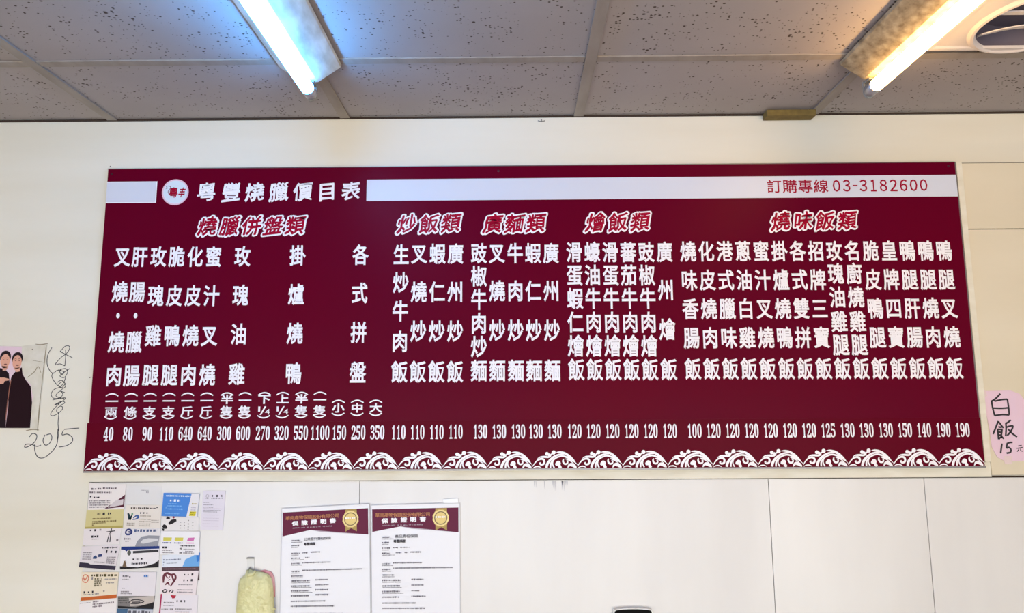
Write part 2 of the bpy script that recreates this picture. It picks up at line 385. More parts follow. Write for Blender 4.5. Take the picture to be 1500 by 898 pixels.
put(m, '粵', lx - 2.6 * K, lz - 0.5 * K, 13 * K, 14.5 * K, Yl, 0.03, shear=0.05); put(m, '丰', lx + 10 * K, lz - 0.5 * K, 9 * K, 14 * K, Yl, 0.03, shear=0.22)
m.build('logo_lettering', RED, lo)
# title, brush-like
NIB = [(0, 0), (0.010, -0.014), (-0.010, 0.014)]
RIM = [(0, 0)] + [(0.088 * math.cos(2 * PI * k / 12), 0.088 * math.sin(2 * PI * k / 12)) for k in range(12)]
def brush(s, pts, w, h, matl, name, bold, under=None, Y=YB - 0.0004, jig=True):
    rnd = random.Random(len(s) + int(pts[0][0]))
    if under:
        u = MB()
        st = rnd.getstate()
        for ch, p in zip(s, pts):
            x, z = W(*p, YB); put(u, ch, x, z, w * K, h * K, Y + 0.0002, 0.02, shear=0.16, rot=rnd.uniform(-0.02, 0.02), nib=RIM, warp=p[0], thick=0.0003)
        under_o = u.build('lettering_outline', under, sign); rnd.setstate(st)
        Y -= 0.0012; par = under_o
    else: par = sign
    m = MB()
    for ch, p in zip(s, pts):
        x, z = W(*p, YB); put(m, ch, x, z, w * K, h * K, Y, bold, shear=0.16 if under else 0.03, rot=rnd.uniform(-0.02, 0.02), nib=NIB, warp=p[0])
    m.build(name, matl, par)
brush('粵豐燒臘價目表', [(303, 281), (339, 281.5), (373, 281.5), (408.5, 281), (444, 280.5), (479, 280), (514, 279.5)], 26.5, 27, WHITE, 'title_lettering', 0.012)
heads = [('燒臘併盤類', [(304.5, 331.5), (337, 331.5), (369, 331), (401, 330.5), (433, 330)]),
         ('炒飯類', [(596.5, 328), (628.5, 328), (660.5, 327)]), ('廣麵類', [(722.5, 327.5), (754, 327.5), (785, 326.5)]),
         ('燴飯類', [(872.5, 326), (905, 325.5), (937.5, 325)]), ('燒味飯類', [(1143.5, 324), (1176, 323.5), (1208, 323.5), (1241, 323)])]
for s, pts in heads: brush(s, pts, 25.5, 26, RED, 'heading_lettering', 0.012, WHITE)
m = MB()
for ch, x in zip('訂購專線', (1134, 1157, 1179.7, 1202.5)):
    a, b = W(x, 273.0 - (x - 1134) * 0.008, YB); put(m, ch, a, b, 20.5 * K, 19.5 * K, YT, 0.012)
s = '03-3182600'; xx = [1225.3, 1240.0, 1252.4, 1264.6, 1279.3, 1294.0, 1308.7, 1323.4, 1338.1, 1352.8]
for ch, x in zip(s, xx):
    a, b = W(x, 272.2 - (x - 1220) * 0.008, YB)
    if ch == '-': put(m, ch, a, b, 7 * K, 1.8 * K, YT, 0.0, fit=True)
    else: put(m, chr(0xFF10 + int(ch)), a, b, (8.2 if ch == '1' else 11.0) * K, 18.0 * K, YT, 0.014, fit=True)
m.build('phone_lettering', RED, sign)

# dish columns: foot of column in the photo, characters, heights in the photo
def rows(kind):
    return kind
top_l = [(376.4), ]
COLS = []
def C(x, yb, s, ys_): COLS.append((x, yb, s, ys_))
L5 = [376.2, 427.5, 462.5, 501, 550]
for x, s in ((166.8, '叉燒・燒肉'), (192.8, '肝腸・臘腸')): C(x, 550, s, L5)
L4 = [376, 433.3, 491.6, 549]
for x, s in ((220.8, '玫瑰雞腿'), (248.3, '脆皮鴨腿'), (276, '化皮燒肉'), (303.6, '蜜汁叉燒')): C(x, 549, s, L4)
C(346.9, 547.8, '玫瑰油雞', [375.5, 432.5, 489.3, 547.8]); C(429.7, 546.8, '掛爐燒鴨', [374.2, 431, 488.2, 546.8]); C(524, 545.5, '各式拼盤', [373.2, 429.3, 486.8, 545.5])
C(585, 544.6, '生炒牛肉飯', [373, 413.7, 455.5, 500, 544.6])
for x, s in ((612, '叉燒炒飯'), (639.3, '蝦仁炒飯'), (666.5, '廣州炒飯')): C(x, 544.3, s, [371.6, 427.5, 485, 544.3])
C(701.5, 543, '豉椒牛肉炒麵', [371, 404.5, 438.5, 473.5, 507.6, 542.8])
for x, s in ((728.5, '叉燒炒麵'), (755.8, '牛肉炒麵'), (782.5, '蝦仁炒麵'), (809.5, '廣州炒麵')): C(x, 542.6, s, [370.8, 426, 483.8, 542.6])
for x, s in ((844.3, '滑蛋蝦仁燴飯'), (871.3, '蠔油牛肉燴飯'), (898.3, '滑蛋牛肉燴飯'), (925.2, '蕃茄牛肉燴飯'), (952.3, '豉椒牛肉燴飯')):
    C(x, 541.3, s, [369.2, 402.8, 437, 472, 506.6, 541.3])
C(979.8, 541, '廣州燴飯', [368.8, 424.8, 482.3, 541])
R5 = [368.2, 410.2, 452.4, 494.8, 540.3]
for i, s in enumerate(('燒味香腸飯', '化皮燒肉飯', '港式臘味飯', '蔥油白雞飯', '蜜汁叉燒飯', '掛爐燒鴨飯', '各式雙拼飯', '招牌三寶飯', '玫瑰油雞腿飯', '名廚燒雞腿飯', '脆皮鴨腿飯', '皇牌四寶飯', '鴨腿肝腸飯', '鴨腿燒肉飯', '鴨腿叉燒飯')):
    x = 1015 + i * 27.4 - 0.004 * i; d = -0.0032 * (x - 1015)
    C(x, 540.3 + d, s, [y + d for y in (R5 if len(s) == 5 else [368.2, 401.2, 435.6, 471.5, 505.5, 540.3])])
for x, yb, s, yy in COLS:
    wx = W(x, yb, YB)[0]
    for ch, y in zip(s, yy):
        z = W(x, y, YB)[1]; m = MB()
        if ch == '・': disc(m, wx, z, 2.6 * K, YB - 0.0006, 14, 3.9 * K)
        else: put(m, ch, wx, z, 21.6 * K, 29.0 * K * (1 if y > 400 else 0.985), YB - 0.0001, 0.0235)
        m.build('dish_character', WHITE, sign)
# serving sizes in brackets
def arc(m, cx_, cz, wd, hh, up, Y):
    pts = [(cx_ - wd / 2 + wd * t / 8, cz + (1 if up else -1) * hh * (1 - (2 * t / 8 - 1) ** 2) - (1 if up else -1) * hh / 2, 1.9 * K * (0.75 + 0.25 * math.sin(PI * t / 8))) for t in range(9)]
    ribbon(m, pts, Y, False)
big = [(163.3, '一兩'), (191.4, '一條'), (219.2, '一支'), (247, '一支'), (274.2, '一斤'), (302.3, '一斤'), (332, '半隻'), (358.4, '一隻'), (386.8, '下¼'), (413.8, '上¼'), (441.3, '半隻'), (468.3, '一隻')]
for x, s in big:
    d = -0.0075 * (x - 163); m = MB(); wx = W(x, 595, YB)[0]; Yq = YB - 0.0005
    arc(m, wx, W(x, 578.6 + d, YB)[1], 17.5 * K, 3.4 * K, True, Yq); arc(m, wx, W(x, 612.0 + d, YB)[1], 17.5 * K, 3.4 * K, False, Yq)
    z = W(x, (588.0 if s[0] == '一' else 586.3) + d, YB)[1]; put(m, s[0], wx, z, 17 * K, 12.5 * K, YB, 0.03)
    z = W(x, 603.2 + d, YB)[1]
    if s[1] == '¼': put(m, '1', wx - 6.6 * K, z + 2.2 * K, 2.8 * K, 7 * K, YB, 0.02, fit=True); put(m, '/', wx - 1.2 * K, z, 9 * K, 12 * K, YB, 0.0, fit=True); put(m, '4', wx + 5.0 * K, z - 1.6 * K, 6.6 * K, 7.5 * K, YB, 0.015, fit=True)
    else: put(m, s[1], wx, z, 17 * K, 13.5 * K, YB, 0.022)
    m.build('size_lettering', WHITE, sign)
for x, s in ((495.5, '小'), (523.2, '中'), (550.5, '大')):
    m = MB(); wx = W(x, 597, YB)[0]; Yq = YB - 0.0005
    arc(m, wx, W(x, 588.2, YB)[1], 17.5 * K, 3.4 * K, True, Yq); arc(m, wx, W(x, 606.8, YB)[1], 17.5 * K, 3.4 * K, False, Yq)
    put(m, s, wx, W(x, 597.4, YB)[1], 16.5 * K, 12.5 * K, YB, 0.03); m.build('size_lettering', WHITE, sign)
# prices
PX = [159, 187.4, 215.7, 243.5, 271.8, 299.9, 328.5, 356, 385, 412.6, 440.7, 468.7, 496.8, 525, 552.8, 583.7, 611.4, 639.6, 667.4, 703.5, 731, 759, 784.8, 812.2,
      841.5, 869.2, 897, 925, 953, 981.2, 1017.3, 1045, 1072.9, 1100.7, 1128.8, 1157, 1185, 1213, 1241.2, 1269, 1297.2, 1325.3, 1353.3, 1381.6, 1409.7]
PR = '40 80 90 110 640 640 300 600 270 320 550 1100 150 250 350 110 110 110 110 130 130 130 130 130 120 120 120 120 120 120 100 120 120 120 120 120 120 125 130 130 130 150 140 190 190'.split()
PR = PR[:44] + ['190']
YP = YS - 0.0001
for x, s in zip(PX, PR):
    y = 635.8 - 0.0062 * (x - 159) if x < 640 else 632.4 - 0.0036 * (x - 640)
    wx, z = W(x, y, YS); n = len(s)
    for i, ch in enumerate(s):
        m = MB(); g_ = chr(0x1D7CE + int(ch)); adv = 6.75 if n > 2 else 7.3
        put(m, g_, wx + (i - (n - 1) / 2) * adv * K, z, (4.4 if ch == '1' else 6.1) * K, 19.2 * K, YP, 0.012, fit=True)
        m.build('price_digit', WHITE, sign)
# wave ornaments along the foot (outline read from one motif, 66.5 photo pixels wide)
def wave(x0, x1, zb):
    m = MB(); s = (x1 - x0) / 665.0; Y = YP - 0.0004; cnt = [0]
    def P(*pts): return [(x0 + (a - 722) * s, zb + (500 - b) * s * 1.0, c * s) for a, b, c in pts]
    def rb(*pts): cnt[0] += 1; ribbon(m, P(*pts), Y - cnt[0] * 0.00001, True, 5)
    def dc(a, b, r): cnt[0] += 1; p = P((a, b, r))[0]; disc(m, p[0], p[1], p[2], Y - cnt[0] * 0.00001, 14)
    rb((720, 482, 6), (760, 425, 16), (805, 385, 22), (860, 370, 30), (893, 395, 30), (888, 440, 30), (850, 455, 26), (828, 435, 24), (845, 425, 14))
    rb((790, 372, 4), (835, 345, 18), (900, 342, 30), (955, 345, 26), (985, 322, 30), (965, 300, 24))
    dc(935, 298, 27); dc(970, 315, 22)
    dc(1035, 278, 30); rb((1035, 285, 30), (1000, 305, 18), (975, 335, 6))
    rb((925, 500, 34), (940, 445, 38), (985, 385, 34), (1050, 335, 30), (1130, 305, 24), (1190, 303, 14))
    rb((1075, 276, 8), (1130, 274, 26), (1200, 292, 34), (1265, 335, 36), (1320, 385, 26), (1358, 425, 5))
    rb((985, 500, 22), (992, 440, 26), (1030, 385, 24), (1090, 348, 22), (1160, 330, 24), (1230, 350, 26), (1290, 385, 20), (1368, 440, 8), (1392, 478, 3))
    rb((1040, 500, 22), (1018, 450, 16), (1030, 400, 10), (1062, 372, 3))
    dc(1102, 436, 36); rb((1105, 470, 30), (1120, 480, 46), (1140, 505, 30)); rb((1070, 430, 16), (1062, 455, 12), (1085, 468, 10))
    rb((1180, 372, 14), (1172, 410, 26), (1195, 445, 26), (1232, 440, 24), (1240, 408, 20), (1222, 400, 8))
    rb((1200, 372, 4), (1235, 380, 22), (1285, 405, 18), (1330, 440, 6))
    rb((1238, 502, 10), (1262, 465, 34), (1300, 455, 46), (1340, 478, 44), (1368, 502, 14))
    dc(1300, 458, 26)
    rb((728, 502, 5), (765, 484, 16), (810, 482, 18), (850, 500, 5))
    return m
x = L0 - 0.0015; stp = (R0 - x) / 20
zb = Z0 + 0.0012
for i in range(20):
    wave(x + i * stp, x + (i + 1) * stp, zb).build('wave_ornament', WHITE, sign)

# ------------------------------------------------------------------ pinned papers: generic sheet
INK = mat('black ink', (34, 30, 34), 0.5); GREYINK = mat('grey ink', (128, 120, 122), 0.6)
def sheet(mb, quad, Y, t):
    q = [W(a, b, Y - t) for a, b in quad]; mb.slab(q, Y - t, Y)
class Card:
    """a card on the wall: uv (0..1, from its top left corner) -> wall coordinates"""
    def __init__(s, name, quad, Y, t, colr, label, cat, group=None, rough=0.4):
        s.q = [W(a, b, Y - t) for a, b in quad]; s.Y = Y - t
        cx_ = sum(p[0] for p in s.q) / 4; cz_ = sum(p[1] for p in s.q) / 4
        s.root = thing(name, (cx_, Y, cz_), label, cat, group)
        m = MB(); m.slab(s.q, Y - t, Y); m.build('sheet', mat('paper %d %d %d' % colr, colr, rough), s.root); s.k = 0
        s.w = math.dist(s.q[0], s.q[1]); s.h = math.dist(s.q[0], s.q[3])
        s.rot = math.atan2(s.q[1][1] - s.q[0][1], s.q[1][0] - s.q[0][0])
    def p(s, u, v):
        a, b, c, d = s.q
        return tuple((a[i] * (1-u) + b[i] * u) * (1-v) + (d[i] * (1-u) + c[i] * u) * v for i in (0, 1))
    def layer(s): s.k += 1; return s.Y - 0.00012 * s.k
    def area(s, pts, colr, name='printed_area'):
        y = s.layer(); m = MB(); q = [s.p(*p) for p in pts]
        m.add([(a, y, b) for a, b in q], [tuple(range(len(q)))]); return m.build(name, mat('print %d %d %d' % colr, colr, 0.4, spec=0.15), s.root)
    def blobs(s, lst, colr, name='printed_mark'):
        y = s.layer(); m = MB()
        for u, v, ru, rv in lst:
            a, b = s.p(u, v); disc(m, a, b, ru * s.w, y, 14, rv * s.h)
        m.build(name, mat('print %d %d %d' % colr, colr, 0.4, spec=0.15), s.root)
    def strokes(s, lst, colr, name='printed_mark'):
        y = s.layer(); m = MB()
        for pts in lst: ribbon(m, [s.p(p[0], p[1]) + (p[2] * s.h,) for p in pts], y, True, 4)
        m.build(name, mat('print %d %d %d' % colr, colr, 0.4, spec=0.15), s.root)
    def text(s, lst, colr, name='lettering'):
        """(u, v, height share, string, bold, letter width)"""
        y = s.layer(); m = MB()
        for u, v, h, t_, bd, cw in lst:
            a, b = s.p(u, v); x0_ = a
            mm = MB(); line(mm, t_, 0, 0, h * s.h, y, bd, cw)
            c, sn = math.cos(s.rot), math.sin(s.rot)
            m.add([(a + vx * c - vz * sn, vy, b + vx * sn + vz * c) for vx, vy, vz in mm.v], mm.f)
        m.build(name, mat('print %d %d %d' % colr, colr, 0.4, spec=0.15), s.root)
    def lines(s, lst, colr, seed=1, name='small_print'):
        """unreadably small print as broken rows of short marks: (u0, u1, v, height share)"""
        y = s.layer(); m = MB(); r = random.Random(seed)
        for u0, u1, v, h in lst:
            u = u0
            while u < u1:
                du = r.uniform(0.4, 1.0) * h * s.h / s.w; hh = h * r.uniform(0.6, 1.0)
                e = min(u + du, u1); q = [s.p(u, v - hh / 2), s.p(e, v - hh / 2), s.p(e, v + hh / 2), s.p(u, v + hh / 2)]
                m.add([(a, y, b) for a, b in q], [(0, 1, 2, 3)]); u = e + r.uniform(0.15, 0.5) * h * s.h / s.w
        m.build(name, mat('print %d %d %d' % colr, colr, 0.4, spec=0.15), s.root)
YW = -0.0042     # face of the lower sheets

# ---- insurance certificates
def cert(quad, label, right):
    c = Card('certificate', quad, YW, 0.0030, (228, 226, 230), label, 'certificate', 'insurance certificates on the wall', 0.22)
    c.area([(0.012, 0.034), (0.985, 0.034), (0.985, 0.245 if not right else 0.232), (0.33, 0.188 if not right else 0.176), (0.012, 0.232 if not right else 0.217)], (100, 16, 56), 'maroon_header')
    c.area([(0.33, 0.188 if not right else 0.176), (0.985, 0.245 if not right else 0.232), (0.985, 0.245 if not right else 0.232), (0.45, 0.208 if not right else 0.196)], (176, 160, 172), 'grey_fold')
    c.area([(0.725, 0.036), (0.855, 0.036), (0.855, 0.215), (0.79, 0.188), (0.725, 0.215)], (176, 148, 84), 'badge_ribbon')
    y = c.layer(); m = MB(); bx, bz = c.p(0.785, 0.115); rr = 0.095 * c.w
    m.add([(bx + rr * (1 if k % 2 else 0.93) * math.cos(2*PI*k/24), y, bz + rr * (1 if k % 2 else 0.93) * math.sin(2*PI*k/24)) for k in range(24)], [tuple(range(24))]); m.build('badge', mat('gold badge', (196, 172, 112), 0.35, 0.3), c.root)
    y = c.layer(); m = MB(); disc(m, bx, bz, rr * 0.78, y, 24); m.build('badge_ring', mat('badge ring', (104, 84, 44), 0.4), c.root)
    y = c.layer(); m = MB(); disc(m, bx, bz, rr * 0.66, y, 24); m.build('badge_centre', mat('badge centre', (184, 160, 96), 0.35, 0.3), c.root)
    c.lines([(0.725, 0.845, 0.107, 0.016)], (240, 236, 226), 5, 'badge_print')
    c.text([(0.045, 0.083, 0.033, '華南產物保險股份有限公司', 0.01, 1.16)], (206, 140, 96), 'company_lettering')
    y = c.layer(); m = MB()
    for i, ch in enumerate('保險證明書'):
        a, b = c.p(0.155 + i * 0.107, 0.128 - 0.002 * i); put(m, ch, a, b, 0.066 * c.w, 0.037 * c.h, y, 0.045, rot=c.rot, thick=0.0002)
    m.build('title_lettering', WHITE, c.root)
    c.text([(0.125, 0.1655, 0.0125, 'CERTIFICATE OF LIABILITY INSURANCE', 0.0, 1.3)], (206, 190, 206), 'subtitle_lettering')
    if not right:
        v0 = 0.268
        c.text([(0.255, 0.262, 0.026, '公共意外責任保險', 0.0, 1.12), (0.255, 0.302, 0.025, '粵豐燒臘', 0.015, 1.0)], (52, 48, 56))
        L = [(0.12, 0.215, 0.268, 0.012), (0.12, 0.24, 0.283, 0.007), (0.12, 0.205, 0.310, 0.012), (0.12, 0.195, 0.325, 0.006),
             (0.12, 0.215, 0.373, 0.012), (0.12, 0.20, 0.387, 0.006), (0.245, 0.30, 0.371, 0.011), (0.335, 0.44, 0.368, 0.011),
             (0.12, 0.215, 0.413, 0.012), (0.12, 0.26, 0.427, 0.006), (0.275, 0.32, 0.410, 0.013),
             (0.12, 0.215, 0.456, 0.012), (0.12, 0.24, 0.469, 0.006), (0.245, 0.56, 0.452, 0.012),
             (0.12, 0.215, 0.52, 0.012), (0.12, 0.22, 0.534, 0.006), (0.245, 0.91, 0.513, 0.012),
             (0.12, 0.25, 0.557, 0.012), (0.12, 0.25, 0.571, 0.006),
             (0.12, 0.33, 0.596, 0.013), (0.12, 0.33, 0.611, 0.006), (0.39, 0.53, 0.590, 0.012),
             (0.12, 0.33, 0.638, 0.013), (0.12, 0.35, 0.651, 0.006), (0.39, 0.54, 0.632, 0.012),
             (0.12, 0.32, 0.677, 0.013), (0.12, 0.36, 0.690, 0.006), (0.39, 0.53, 0.671, 0.012),
             (0.12, 0.32, 0.716, 0.013), (0.39, 0.54, 0.710, 0.013), (0.12, 0.5, 0.76, 0.012), (0.12, 0.6, 0.80, 0.012), (0.12, 0.7, 0.86, 0.012)]
    else:
        c.text([(0.265, 0.255, 0.026, '產品責任保險', 0.0, 1.25), (0.25, 0.293, 0.025, '粵豐燒臘', 0.015, 1.0)], (52, 48, 56))
        L = [(0.12, 0.215, 0.260, 0.012), (0.12, 0.25, 0.274, 0.007), (0.12, 0.205, 0.302, 0.012), (0.12, 0.195, 0.316, 0.006),
             (0.12, 0.215, 0.347, 0.012), (0.12, 0.20, 0.362, 0.006), (0.245, 0.30, 0.344, 0.011), (0.325, 0.43, 0.343, 0.011),
             (0.12, 0.215, 0.388, 0.012), (0.12, 0.26, 0.402, 0.006), (0.275, 0.34, 0.384, 0.012), (0.375, 0.41, 0.383, 0.012), (0.44, 0.56, 0.381, 0.012),
             (0.12, 0.215, 0.471, 0.012), (0.12, 0.24, 0.485, 0.006), (0.245, 0.57, 0.465, 0.012),
             (0.12, 0.215, 0.516, 0.012), (0.12, 0.22, 0.530, 0.006), (0.245, 0.92, 0.506, 0.012),
             (0.12, 0.26, 0.560, 0.012), (0.12, 0.26, 0.574, 0.006),
             (0.12, 0.33, 0.601, 0.013), (0.12, 0.33, 0.616, 0.006), (0.45, 0.59, 0.596, 0.012),
             (0.12, 0.32, 0.645, 0.013), (0.12, 0.34, 0.659, 0.006), (0.45, 0.59, 0.640, 0.012),
             (0.12, 0.32, 0.689, 0.013), (0.12, 0.36, 0.703, 0.006), (0.45, 0.54, 0.685, 0.011),
             (0.12, 0.31, 0.733, 0.013), (0.45, 0.61, 0.728, 0.013), (0.12, 0.5, 0.78, 0.012), (0.12, 0.6, 0.82, 0.012), (0.12, 0.7, 0.88, 0.012)]
    c.lines(L, (118, 112, 120), 3 if right else 9)
    # clear sleeve edge
    y = c.layer(); m = MB(); e_ = 0.0016
    for A, B in ((0, 1), (1, 2), (2, 3), (3, 0)):
        a, b = c.q[A], c.q[B]; ribbon(m, [(*a, e_), (*b, e_)], y, False)
    m.build('sleeve_edge', mat('clear sleeve edge', (196, 194, 198), 0.15), c.root)
cert([(413, 745), (541, 738), (543.2, 925), (409.5, 925)], 'insurance certificate with maroon header and gold badge, left of the pair', False)
cert([(543.5, 740), (673.5, 737), (674.5, 925), (545, 925)], 'insurance certificate with maroon header, right of the pair, taped at its corner', True)
m = MB(); sheet(m, [(649, 731), (671, 730), (671.5, 738.5), (650, 739)], -0.0073, 0.0003)
tag(m.build('tape_piece', mat('white tape', (240, 240, 240), 0.2)), 'short white tape piece over the top corner of the right certificate', 'tape')

# ---- business cards
GC = 'cards stuck to the wall under the menu board'
def card(quad, colr, label, t=0.0005, lift=0.0): return Card('business_card', quad, YW - lift, t, colr, label, 'business card', GC)
DK = (52, 46, 54); GR = (140, 130, 134)
c = card([(131, 708), (184.5, 709), (182, 746), (128.5, 747)], (232, 222, 218), 'white business card with maroon lower corner, top of left column', lift=0.0012)
c.area([(0.45, 0.97), (0.72, 0.72), (1.0, 0.42), (0.985, 0.90)], (84, 26, 48)); c.area([(0.55, 0.93), (0.74, 0.66), (0.96, 0.6), (0.96, 0.82)], (208, 196, 198))
c.lines([(0.06, 0.2, 0.21, 0.07), (0.24, 0.34, 0.2, 0.08), (0.38, 0.76, 0.18, 0.08), (0.02, 0.62, 0.34, 0.06)], (110, 96, 100), 2); c.lines([(0.04, 0.1, 0.5, 0.1), (0.14, 0.3, 0.53, 0.06)], DK, 4); c.lines([(0.03, 0.6, v, 0.05) for v in (0.66, 0.74, 0.82, 0.9)], GR, 5)
c = card([(127, 746.5), (181.5, 743), (180, 773.5), (124.5, 774.5)], (206, 192, 132), 'gold coloured business card in the left column', lift=0.0006)
c.area([(0.0, 0.9), (0.99, 0.88), (0.99, 1), (0, 1)], (178, 162, 92)); c.lines([(0.3, 0.38, 0.27, 0.13), (0.44, 0.52, 0.27, 0.13), (0.58, 0.66, 0.27, 0.13)], DK, 4); c.lines([(0.18, 0.68, 0.5, 0.07), (0.18, 0.82, 0.64, 0.07), (0.18, 0.55, 0.72, 0.06), (0.18, 0.25, 0.82, 0.08)], (120, 100, 60), 5)
c = card([(123, 775), (178, 773), (175, 797), (121.5, 799)], (226, 216, 216), 'white business card with a small black twig drawing, left column')
c.strokes([[(0.74, 0.02, 0.05), (0.73, 0.4, 0.05), (0.73, 0.85, 0.06)], [(0.74, 0.1, 0.03), (0.68, 0.5, 0.05), (0.66, 0.85, 0.06)], [(0.6, 0.22, 0.03), (0.74, 0.2, 0.06), (0.84, 0.18, 0.05)]], DK)
c.lines([(0.16, 0.21, 0.1, 0.14), (0.28, 0.33, 0.1, 0.14), (0.42, 0.47, 0.08, 0.14), (0.21, 0.42, 0.48, 0.14)], DK, 4); c.lines([(0.21, 0.42, 0.64, 0.05), (0.9, 0.96, 0.75, 0.2)], GR, 4)
c = card([(120, 800.5), (176.5, 798), (168.5, 835), (115.5, 831)], (222, 212, 214), 'white business card with a dark navy bottom stripe, left column', lift=0.0006)
c.area([(0.0, 0.76), (0.24, 0.78), (0.3, 0.83), (1.0, 0.84), (1.0, 1.0), (0.0, 1.0)], (50, 42, 62)); c.area([(0.34, 0.5), (0.4, 0.42), (0.45, 0.5), (0.44, 0.58), (0.34, 0.58)], (52, 74, 120)); c.area([(0.47, 0.38), (0.57, 0.36), (0.57, 0.48), (0.47, 0.5)], (52, 64, 110))
c.lines([(0.54, 0.94, 0.1, 0.08)], DK, 7); c.lines([(0.66, 0.70, 0.26, 0.13), (0.78, 0.82, 0.27, 0.13), (0.9, 0.94, 0.28, 0.13)], DK, 8); c.lines([(0.06, 0.3, v, 0.05) for v in (0.3, 0.4, 0.5, 0.6)] + [(0.72, 0.95, v, 0.05) for v in (0.5, 0.58, 0.66, 0.74)] + [(0.4, 0.68, 0.72, 0.06)], GR, 9)
c = card([(119.5, 838), (174, 838), (170.5, 876), (118, 881)], (232, 216, 190), 'cream business card with red round mark and orange bottom stripe, left column', lift=0.0012)
c.area([(0.0, 0.87), (1.0, 0.86), (1.0, 1.0), (0.0, 0.98)], (196, 98, 44)); c.strokes([[(0.03, 0.22, 0.03), (0.08, 0.1, 0.03), (0.17, 0.12, 0.03), (0.2, 0.24, 0.03), (0.14, 0.36, 0.03), (0.05, 0.32, 0.03), (0.03, 0.22, 0.03)], [(0.06, 0.18, 0.04), (0.1, 0.28, 0.04), (0.17, 0.12, 0.03)]], (214, 120, 90))
c.lines([(0.27, 0.98, 0.12, 0.1)], (84, 72, 40), 4); c.lines([(0.36, 0.56, v, 0.07) for v in (0.24, 0.32, 0.40, 0.48)], (122, 112, 88), 5); c.lines([(0.28, 0.32, 0.22, 0.1), (0.62, 0.96, 0.26, 0.05), (0.68, 0.9, 0.4, 0.05), (0.08, 0.5, 0.78, 0.05), (0.62, 0.66, 0.7, 0.06)], GR, 6); c.lines([(0.08, 0.12, 0.7, 0.08), (0.2, 0.24, 0.7, 0.08), (0.31, 0.35, 0.7, 0.08)], DK, 6)
c = card([(116.5, 882), (171, 876), (169.5, 912), (113.5, 912)], (236, 228, 226), 'white business card at the foot of the left column', lift=0.0004)
c.lines([(0.36, 0.52, 0.06, 0.07), (0.36, 0.95, 0.17, 0.08), (0.36, 0.62, 0.28, 0.07), (0.02, 0.3, -0.0 + 0.07, 0.04)], (120, 106, 110), 3)
# second column
c = card([(186, 712), (237.5, 713), (237, 739), (184.5, 739)], (220, 216, 214), 'blank faded card with a smudge, top of the second column', t=0.0003)
c.lines([(0.42, 0.62, 0.22, 0.05), (0.55, 0.62, 0.32, 0.08)], (150, 146, 150), 3)
c = card([(184.5, 739.5), (237, 740), (235, 774), (181, 773)], (226, 216, 206), 'cream business card with a green and blue swoosh mark, second column', lift=0.0006)
c.strokes([[(0.08, 0.36, 0.06), (0.12, 0.5, 0.12), (0.15, 0.65, 0.12)], [(0.15, 0.65, 0.1), (0.19, 0.48, 0.06), (0.22, 0.38, 0.03)]], (26, 52, 62)); c.strokes([[(0.24, 0.58, 0.04), (0.33, 0.46, 0.07), (0.38, 0.54, 0.08), (0.3, 0.62, 0.05), (0.22, 0.64, 0.03)]], (60, 90, 150)); c.blobs([(0.2, 0.4, 0.025, 0.03)], (60, 150, 90))
c.lines([(0.15, 0.65, 0.14, 0.09)], (90, 80, 74), 5); c.lines([(0.68, 0.84, 0.14, 0.05), (0.86, 0.9, 0.1, 0.07), (0.42, 0.45, 0.35, 0.08), (0.51, 0.54, 0.35, 0.08), (0.59, 0.63, 0.35, 0.08)], DK, 5); c.lines([(0.42, 0.72, v, 0.05) for v in (0.48, 0.62, 0.72, 0.82, 0.9)] + [(0.08, 0.3, v, 0.05) for v in (0.8, 0.88)] + [(0.74, 0.95, v, 0.04) for v in (0.66, 0.74)], (160, 146, 132), 7)
c = card([(180, 774.5), (236, 774), (232, 801), (177, 800)], (222, 216, 216), 'white business card with a navy oval emblem and grey car shape, second column')
c.strokes([[(0.08, 0.2, 0.08), (0.12, 0.06, 0.1), (0.2, 0.06, 0.1), (0.24, 0.2, 0.12), (0.2, 0.32, 0.1), (0.11, 0.32, 0.1), (0.08, 0.2, 0.08)], [(0.13, 0.2, 0.04), (0.2, 0.14, 0.04), (0.17, 0.26, 0.04)]], (48, 58, 112)); c.lines([(0.3, 0.9, 0.12, 0.17)], (84, 96, 132), 6)
c.area([(0.38, 1.0), (0.42, 0.7), (0.52, 0.45), (0.7, 0.38), (0.99, 0.4), (0.99, 1.0)], (150, 150, 158)); c.area([(0.5, 0.82), (0.56, 0.62), (0.7, 0.54), (0.97, 0.56), (0.97, 0.66), (0.6, 0.84)], (212, 210, 212)); c.lines([(0.06, 0.24, 0.58, 0.12), (0.1, 0.2, 0.72, 0.05)], GR, 8)
c = card([(177.5, 801), (233.5, 800), (232.5, 831), (175.5, 834)], (232, 226, 228), 'white business card with a royal blue top stripe and black curved foot, second column', lift=0.0006)
c.area([(0, 0), (1, 0), (1, 0.12), (0.2, 0.14), (0.14, 0.22), (0.1, 0.14), (0, 0.12)], (24, 48, 118)); c.area([(0.0, 1.0), (0.0, 0.86), (0.2, 0.9), (0.45, 0.95), (0.7, 0.9), (0.9, 0.8), (1.0, 0.66), (1.0, 1.0)], (30, 26, 32)); c.blobs([(0.22, 0.28, 0.05, 0.12)], (92, 92, 84)); c.area([(0.32, 0.2), (0.98, 0.16), (0.98, 0.27), (0.32, 0.31)], (60, 58, 64)); c.area([(0.06, 0.9), (0.1, 0.64), (0.13, 0.62), (0.18, 0.92)], (116, 92, 72))
c.lines([(0.32, 0.37, 0.58, 0.12), (0.42, 0.48, 0.58, 0.12), (0.53, 0.59, 0.57, 0.12)], DK, 7); c.lines([(0.3, 0.7, 0.78, 0.1)], DK, 8)
c = card([(176, 838), (229.5, 838), (226.5, 873), (172, 873)], (226, 218, 222), 'pale business card with a small blue word at its top right, second column', lift=0.0012)
